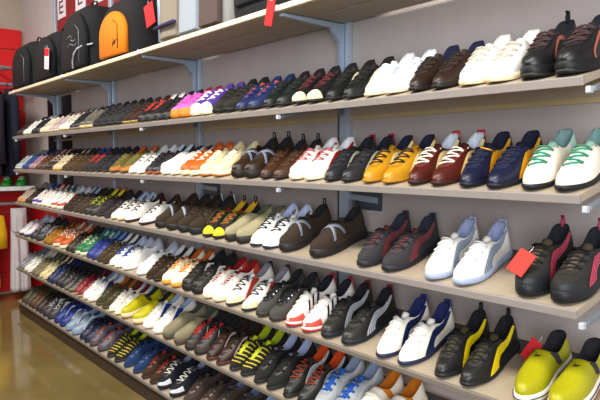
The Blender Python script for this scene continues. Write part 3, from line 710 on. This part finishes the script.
def backpack(x, y, w, d, h, rz, label, body, pocket=None, pipe=None, logo=None, handle=True):
    t = thing('backpack', label, 'backpack', (x, y, SZ+.002), (0, 0, rz), 'bags on the top shelf')
    place('body', sbody(w, d, h).mesh('body'), mat(body, 'fabric'), t)
    pw, ph = (w*.78, h*.80) if not pocket else (w*.66, h*.68)
    b, pts = arch_panel(pw, ph, -d/2+.012, .035)
    b2 = place('front_pocket', b.mesh('front_pocket'), mat(pocket or body, 'fabric'), t, (0, 0, .02))
    if pipe:
        q = MB(); q.tube([(p[0]*1.01, -d/2-.012, p[1]) for p in pts], .005, 6); place('piping', q.mesh('piping'), mat(pipe, 'plastic'), b2)
    z = MB(); z.tube([(pw*.28, -d/2-.024, .03), (pw*.28, -d/2-.024, ph*.65), (pw*.12, -d/2-.024, ph*.78)], .003, 5)
    place('zip', z.mesh('zip'), mat('#8a8a90' if not pocket else '#4a2c18', 'metal'), b2)
    if handle:
        q = MB(); q.tube([(-.05, 0, h-.01), (-.045, 0, h+.025), (0, 0, h+.036), (.045, 0, h+.025), (.05, 0, h-.01)], .008, 6, .6); place('handle', q.mesh('handle'), mat('#1d1d22', 'fabric'), t)
    for sx in (-1, 1):
        q = MB(); q.tube([(sx*.09, d/2-.02, h*.88), (sx*.10, d/2+.012, h*.7), (sx*.11, d/2+.016, h*.3), (sx*.13, d/2-.01, h*.08)], .014, 6, .4); place('shoulder_strap', q.mesh('shoulder_strap'), mat('#1d1d22', 'fabric'), t)
    if logo:
        q = MB()
        if logo == 'cat':
            sc2 = .055; q.v = [Vector((.03+px*sc2, -d/2-.0245, .05+py*sc2)) for px, py in CAT]; q.f = [tuple(range(len(CAT)))]
            place('logo', q.mesh('logo', False), mat('#2a2018', 'leather'), b2)
        else:
            for pts2 in ([(-.09, .20), (-.03, .22), (.0, .205), (-.02, .19), (.03, .175), (.07, .18)], [(-.08, .15), (-.03, .165), (.02, .15), (.07, .145), (.09, .155)]):
                q.tube([(a, -d/2-.026, bz) for a, bz in pts2], .0022, 5)
            place('logo', q.mesh('logo'), mat('#a8a8ae', 'cord'), b2)
    return t
backpack(-5.44, -.195, .60, .28, .40, .0, 'black backpack at the far left end of the bag shelf', '#131419')
backpack(-4.81, -.195, .54, .28, .38, .0, 'black bag with red and white price tag between two backpacks', '#101116')
tall = backpack(-4.18, -.20, .58, .27, .45, .0, 'tall black backpack with thin silver logo lines and curved piping', '#0f1015', logo='lines')
backpack(-3.52, -.20, .56, .28, .37, .0, 'black backpack with bright orange arched front pocket', '#101014', pocket='#e0820f', logo='cat')
q = MB(); q.tube([(.03, -.166, .015), (.035, -.168, .07), (.06, -.168, .11), (.11, -.164, .135), (.18, -.155, .145), (.27, -.12, .15)], .006, 6)
place('piping', q.mesh('piping'), mat('#b3bac4', 'plastic'), tall)
# pale shoulder bags
t = thing('duffel_bag', 'pale grey and beige sports bag with purple strap on the bag shelf', 'bag', (-2.64, -.19, SZ+.002), (0, 0, 0), 'bags on the top shelf')
place('body', sbody(.62, .27, .44, .8, .3).mesh('body'), mat('#9a9a98', 'fabric'), t)
for (x0, x1, c, nm) in ((-.285, -.10, '#8d8376', 'front_panel'), (-.08, .09, '#9aa4ae', 'front_pocket'), (.11, .28, '#5a4a48', 'side_pocket')):
    b = MB(); n = 8
    b.loft([[Vector((x0+(x1-x0)*u, -.134, .015)) for u in (0, .33, .66, 1)]+[Vector((x0+(x1-x0)*u, -.130, .38)) for u in (1, .66, .33, 0)],
            [Vector((x0+(x1-x0)*u, -.160-.012*math.sin(PI*u), .02)) for u in (0.03, .33, .66, .97)]+[Vector((x0+(x1-x0)*u, -.152, .37)) for u in (.97, .66, .33, .03)]])
    bevel(place(nm, b.mesh(nm, False), mat(c, 'fabric'), t), .006)
q = MB(); q.tube([(-.29, -.176, .075), (-.2, -.182, .078), (-.09, -.178, .082)], .016, 6, .5); place('strap', q.mesh('strap'), mat('#4a4468', 'fabric'), t)
q = MB(); q.tube([(-.325, -.10, .02), (-.345, -.12, .03), (-.352, -.12, .2), (-.36, -.12, .46)], .013, 8); place('frame_rod', q.mesh('frame_rod'), mat('#93a5bd', 'metal'), t)
t = thing('shoulder_bag', 'large black bag hidden behind the pale sports bag, near the red clip', 'bag', (-1.98, -.19, SZ+.002), (0, 0, 0), 'bags on the top shelf')
place('body', sbody(.66, .27, .36, .7, .3).mesh('body'), mat('#141519', 'fabric'), t)
q = MB(); q.tube([(-.2, -.1, .33), (-.14, -.12, .42), (.14, -.12, .42), (.2, -.1, .33)], .012, 6, .6); place('handle', q.mesh('handle'), mat('#1d1d22', 'fabric'), t)
b = MB(); b.box(-.27, .2, -.150, -.128, .06, .22); bevel(place('front_pocket', b.mesh('front_pocket', False), mat('#191a1f', 'fabric'), t), .008)

# tags
def price_tag(x, y, z, w, h, label, cols, rot=(0, 0, 0)):
    t = thing('hang_tag', label, 'price tag', (x, y, z), rot, 'hanging price tags')
    b = MB(); b.box(-w/2, w/2, -.0015, .0015, -h, 0); bevel(place('card', b.mesh('card', False), mat(cols[0], 'paper'), t), .001)
    if len(cols) > 1:
        b = MB(); b.box(-w/2, w/2, -.0022, -.0016, -h*.38, -.002); place('header', b.mesh('header', False), mat(cols[1], 'paper'), t)
        b = MB()
        for k in range(3): b.box(-w*.35, w*.35, -.0022, -.0016, -h*(.52+.14*k)-.003, -h*(.52+.14*k)); 
        place('print', b.mesh('print', False), mat('#8a7a80', 'paper'), t)
    q = MB(); q.tube([(0, .0, -.004), (.003, .0, .010), (0, .004, .020)], .0012, 5); place('string', q.mesh('string'), mat('#e0e0e0', 'cord'), t)
    return t
price_tag(-4.62, -.385, SZ+.215, .10, .15, 'white price tag with red header hanging on a black bag', ('#e6e2ea', '#cf2230'), (0, .15, 0))
price_tag(-3.13, -.31, SZ+.25, .09, .12, 'plain red tag on the orange-pocket backpack', ('#d01a22',), (0, -.25, .1))
t = price_tag(-1.895, -.384, SZ+.085, .05, .165, 'long red tag clipped over the bag shelf edge', ('#c8161c',), (0, .28, 0))
b = MB(); b.box(-.010, .010, -.003, -.0016, -.07, -.02); place('hook', b.mesh('hook', False), mat('#f0d8d8', 'plastic'), t)

# maroon panels with white cards on the wall behind the bags
for k, (x0, x1) in enumerate(((-5.54, -4.39), (-4.31, -3.16), (-3.08, -1.95))):
    t = thing('wall_panel', 'dark red wall panel above the bag shelf '+('with three white cards', 'behind the orange-pocket backpack', 'behind the pale sports bag')[k], 'panel', (0, 0, 0), group='dark red wall panels')
    box_obj('board', x0, x1, -.014, -.001, SZ+.03, 2.95, mat('#8e1622', 'board'), t, .003)
for k, (x0, x1, z1) in enumerate(((-5.50, -5.30, 2.66), (-5.06, -4.84, 2.65), (-4.66, -4.48, 2.63))):
    t = thing('card_sign', 'white card with dark print on the red wall panel, '+('leftmost', 'middle', 'rightmost')[k]+' of three', 'sign', (0, 0, 0), group='white cards on the red panel')
    box_obj('card', x0, x1, -.019, -.0145, z1-.13, z1+.05, mat('#ded8dc', 'paper'), t)
    b = MB()
    xm = (x0+x1)/2
    for q in range(3): b.box(xm-.05, xm+.05, -.0205, -.0192, z1-.09+q*.045, z1-.075+q*.045)
    b.box(xm-.05, xm-.03, -.0205, -.0192, z1-.09, z1+.015)
    place('print', b.mesh('print', False), mat('#6a4048', 'paper'), t)

# red hang tags on shoes
price_tag(-.860, -.335, SHELF_Z[3]+.122, .047, .068, 'red card tag between white and trail shoes on third shelf', ('#dc2a1c',), (-.55, .40, .05))
price_tag(-.905, -.20, SHELF_Z[4]+.135, .036, .08, 'red tag between black-yellow shoe and yellow slip-on', ('#cf2436',), (.2, .6, .1))
price_tag(-1.09, -.15, SHELF_Z[1]+.115, .035, .10, 'narrow red tag between brown and bright white shoes', ('#b81c2c',), (0, .45, 0))

# black wall band behind the last upright
for k, (x0, x1) in enumerate(((-5.88, -5.66), (-5.50, -5.26))):
    tag(box_obj('wall_panel', x0, x1, -.008, -.001, .9, 1.88, mat('#1f1a1c', 'board')), 'narrow black wall strip '+('left', 'right')[k]+' of the far upright', 'panel', 'black wall strips')

tag(box_obj('wall_panel', -6.55, -4.95, -.006, -.001, .02, 1.06, mat('#c8181c', 'board')), 'bright red board on the wall behind the far ends of the lower shelves', 'panel')
# ------------------------------------------------------------------ red clothes display on the end wall
XW = -6.6
red = mat('#d8171a', 'board'); dred = mat('#cc161a', 'board')
t = thing('slat_panel', 'bright red slatted display panel on the end wall', 'panel', (0, 0, 0))
for k in range(13):
    z0 = .02+k*.2; box_obj('slat', XW+.001, XW+.03, -1.6, -.015 if k < 9 else -.03, z0, z0+.192, red if k > 9 else dred, t, .004)
def rail(z, label, y0=-1.5, y1=-.10, x=-6.24):
    t = thing('clothes_rail', label, 'rail', (0, 0, 0), group='clothes rails')
    b = MB(); b.tube([(x, y0, z), (x, y1, z)], .016, 8); place('bar', b.mesh('bar'), mat('#b4bcc8', 'metal'), t)
    for y in (y0+.08, y1-.05):
        b = MB(); b.tube([(XW+.03, y, z), (x, y, z)], .012, 8); place('arm', b.mesh('arm'), mat('#9aa2ae', 'metal'), t)
rail(2.19, 'thin silver rail across the red panel above the jackets', y1=-.22)
rail(2.035, 'silver clothes rail holding dark jackets')
rail(.92, 'lower silver clothes rail holding shirt and trousers')
def garment(name, label, cat, y, ztop, w, h, depth, colr, rot, sleeves=False, legs=False, flare=.0, seed=0, x=-6.24, hook=(1, 0)):
    rnd = random.Random(seed)
    t = thing(name, label, cat, (x, y, ztop-.05), (0, 0, rot), 'hanging clothes')
    b = MB(); ph = [rnd.uniform(0, 6) for _ in range(4)]
    def body(cx, w0, w1, h0, h1, shoulders):
        rings = []
        for j in range(17):
            q = j/16; ww = (w0+(w1-w0)*q)
            if shoulders and q < .12: ww *= .35+.65*(q/.12)**.5
            r = []
            for i in range(36):
                a = 2*PI*i/36; f = 1+.16*q*math.sin(7*a+ph[0]+q*1.5)+.08*q*math.sin(13*a+ph[1])
                d = depth*(.35+.65*min(1, q*3))
                r.append(Vector((cx+ww/2*math.cos(a), d/2*math.sin(a)*f, h0-(h0-h1)*q+.006*math.sin(3*a+ph[2])*q)))
            rings.append(r)
        b.loft(rings)
    if legs:
        body(0, w*.96, w, 0, -h*.28, False)
        body(-w*.26, w*.50, w*.50+flare, -h*.26, -h, False); body(w*.26, w*.50, w*.50+flare, -h*.26, -h, False)
    else: body(0, w, w+flare, 0, -h, True)
    place('cloth', b.mesh('cloth'), mat(colr, 'cloth'), t)
    if sleeves:
        for sx in (-1, 1):
            q = MB(); L_ = .28 if sleeves == 'short' else .6
            q.tube([(sx*w*.40, 0, -.045), (sx*(w*.52), 0, -.09), (sx*(w*.60), 0, -.09-L_*.5), (sx*(w*.63), .01, -.09-L_)], [.045, .072, .062, .050], 10, .6); place('sleeve', q.mesh('sleeve'), mat(colr, 'cloth'), t)
    q = MB(); q.tube([(-w*.38, 0, -.035), (0, 0, .012), (w*.38, 0, -.035)], .007, 6); q.tube([(0, 0, .01), (0, 0, .026)]+[(hook[0]*.024*math.sin(a), hook[1]*.024*math.sin(a), .05-.024*math.cos(a)) for a in (.3, .9, 1.6, 2.3, 3.1, 3.9, 4.5)], .003, 6)
    place('hanger', q.mesh('hanger'), mat('#30343c', 'plastic'), t)
for k, (y, c) in enumerate(((-.26, '#1b2034'), (-.38, '#221b2a'), (-.50, '#171b2a'), (-.62, '#232230'))):
    garment('jacket', 'dark '+('navy', 'plum', 'blue-black', 'charcoal')[k]+' jacket hanging on the upper silver rail '+('nearest the corner', 'second from the corner', 'third from the corner', 'fourth from the corner')[k], 'jacket', y, 2.035, .34, .80, .09, c, .04-.03*k, 'long', seed=k)
garment('trousers', 'pale grey pair of trousers hanging on the lower rail beside yellow shirt', 'trousers', -.19, .925, .15, .79, .10, '#cfcbcd', PI/2, legs=True, flare=.035, seed=5, hook=(0, 1))
garment('shirt', 'yellow shirt hanging on the lower silver rail beside pale grey trousers', 'shirt', -.585, .925, .37, .74, .12, '#e8bb10', PI/2-.12, 'short', flare=.06, seed=9, hook=(0, 1))
# white shelf with green shoes
t = thing('wall_shelf', 'short white shelf carrying green shoes on the red display', 'shelf', (0, 0, 0))
box_obj('shelf_board', XW+.031, -6.16, -1.2, -.06, 1.055, 1.08, mat('#d8d8de', 'board'), t, .003)
box_obj('front_lip', -6.159, -6.148, -1.2, -.06, 1.045, 1.085, mat('#eceef2', 'plastic'), t, .002)
for k, (y, rz) in enumerate(((-.13, 1.15), (-.26, 1.15))):
    t = thing('sneaker', 'bright green shoe on the short white shelf, '+('beside the corner', 'nearer the jackets')[k], 'shoe', (-6.33, y, 1.082), (0, 0, rz), 'green shoes on the white shelf')
    g_ = lambda fn, *a: cached(fn, 'run', 1, *a)
    place('upper', g_(m_upper), mat('#2fa83c', 'leather'), t); place('sole', g_(m_sole), mat('#48b44a', 'rubber'), t); place('lining', g_(m_lining), mat('#1c6a2c', 'fabric'), t)
    place('tongue', g_(m_tongue), mat('#2fa83c', 'fabric'), t); place('lacing', g_(m_lacing, False), mat('#c8e0c0', 'cord'), t)

# ------------------------------------------------------------------ light
w = bpy.data.worlds.new('world'); sc.world = w; w.use_nodes = True
w.node_tree.nodes['Background'].inputs['Color'].default_value = (.86, .90, 1.0, 1); w.node_tree.nodes['Background'].inputs['Strength'].default_value = .36
def area(name, loc, target, sx, sy, power, col):
    l = bpy.data.lights.new(name, 'AREA'); l.shape = 'RECTANGLE'; l.size = sx; l.size_y = sy; l.energy = power; l.color = col
    o = bpy.data.objects.new(name, l); COL.objects.link(o); o.location = loc
    o.rotation_euler = (Vector(target)-Vector(loc)).to_track_quat('-Z', 'Y').to_euler(); return o
area('shop_window', (1.9, -3.6, 1.9), (-1.6, -.2, .9), 2.6, 2.2, 165, (.93, .96, 1))
for k, x in enumerate((-.8, -2.9, -5.0)):
    area('ceiling_lamp', (x, -1.7, 3.1), (x, -.9, 0), 1.5, .5, (58, 48, 36)[k], (1, .93, .82))
sc.view_settings.view_transform = 'Standard'; sc.view_settings.look = 'None'; sc.view_settings.exposure = .22; sc.view_settings.gamma = .91
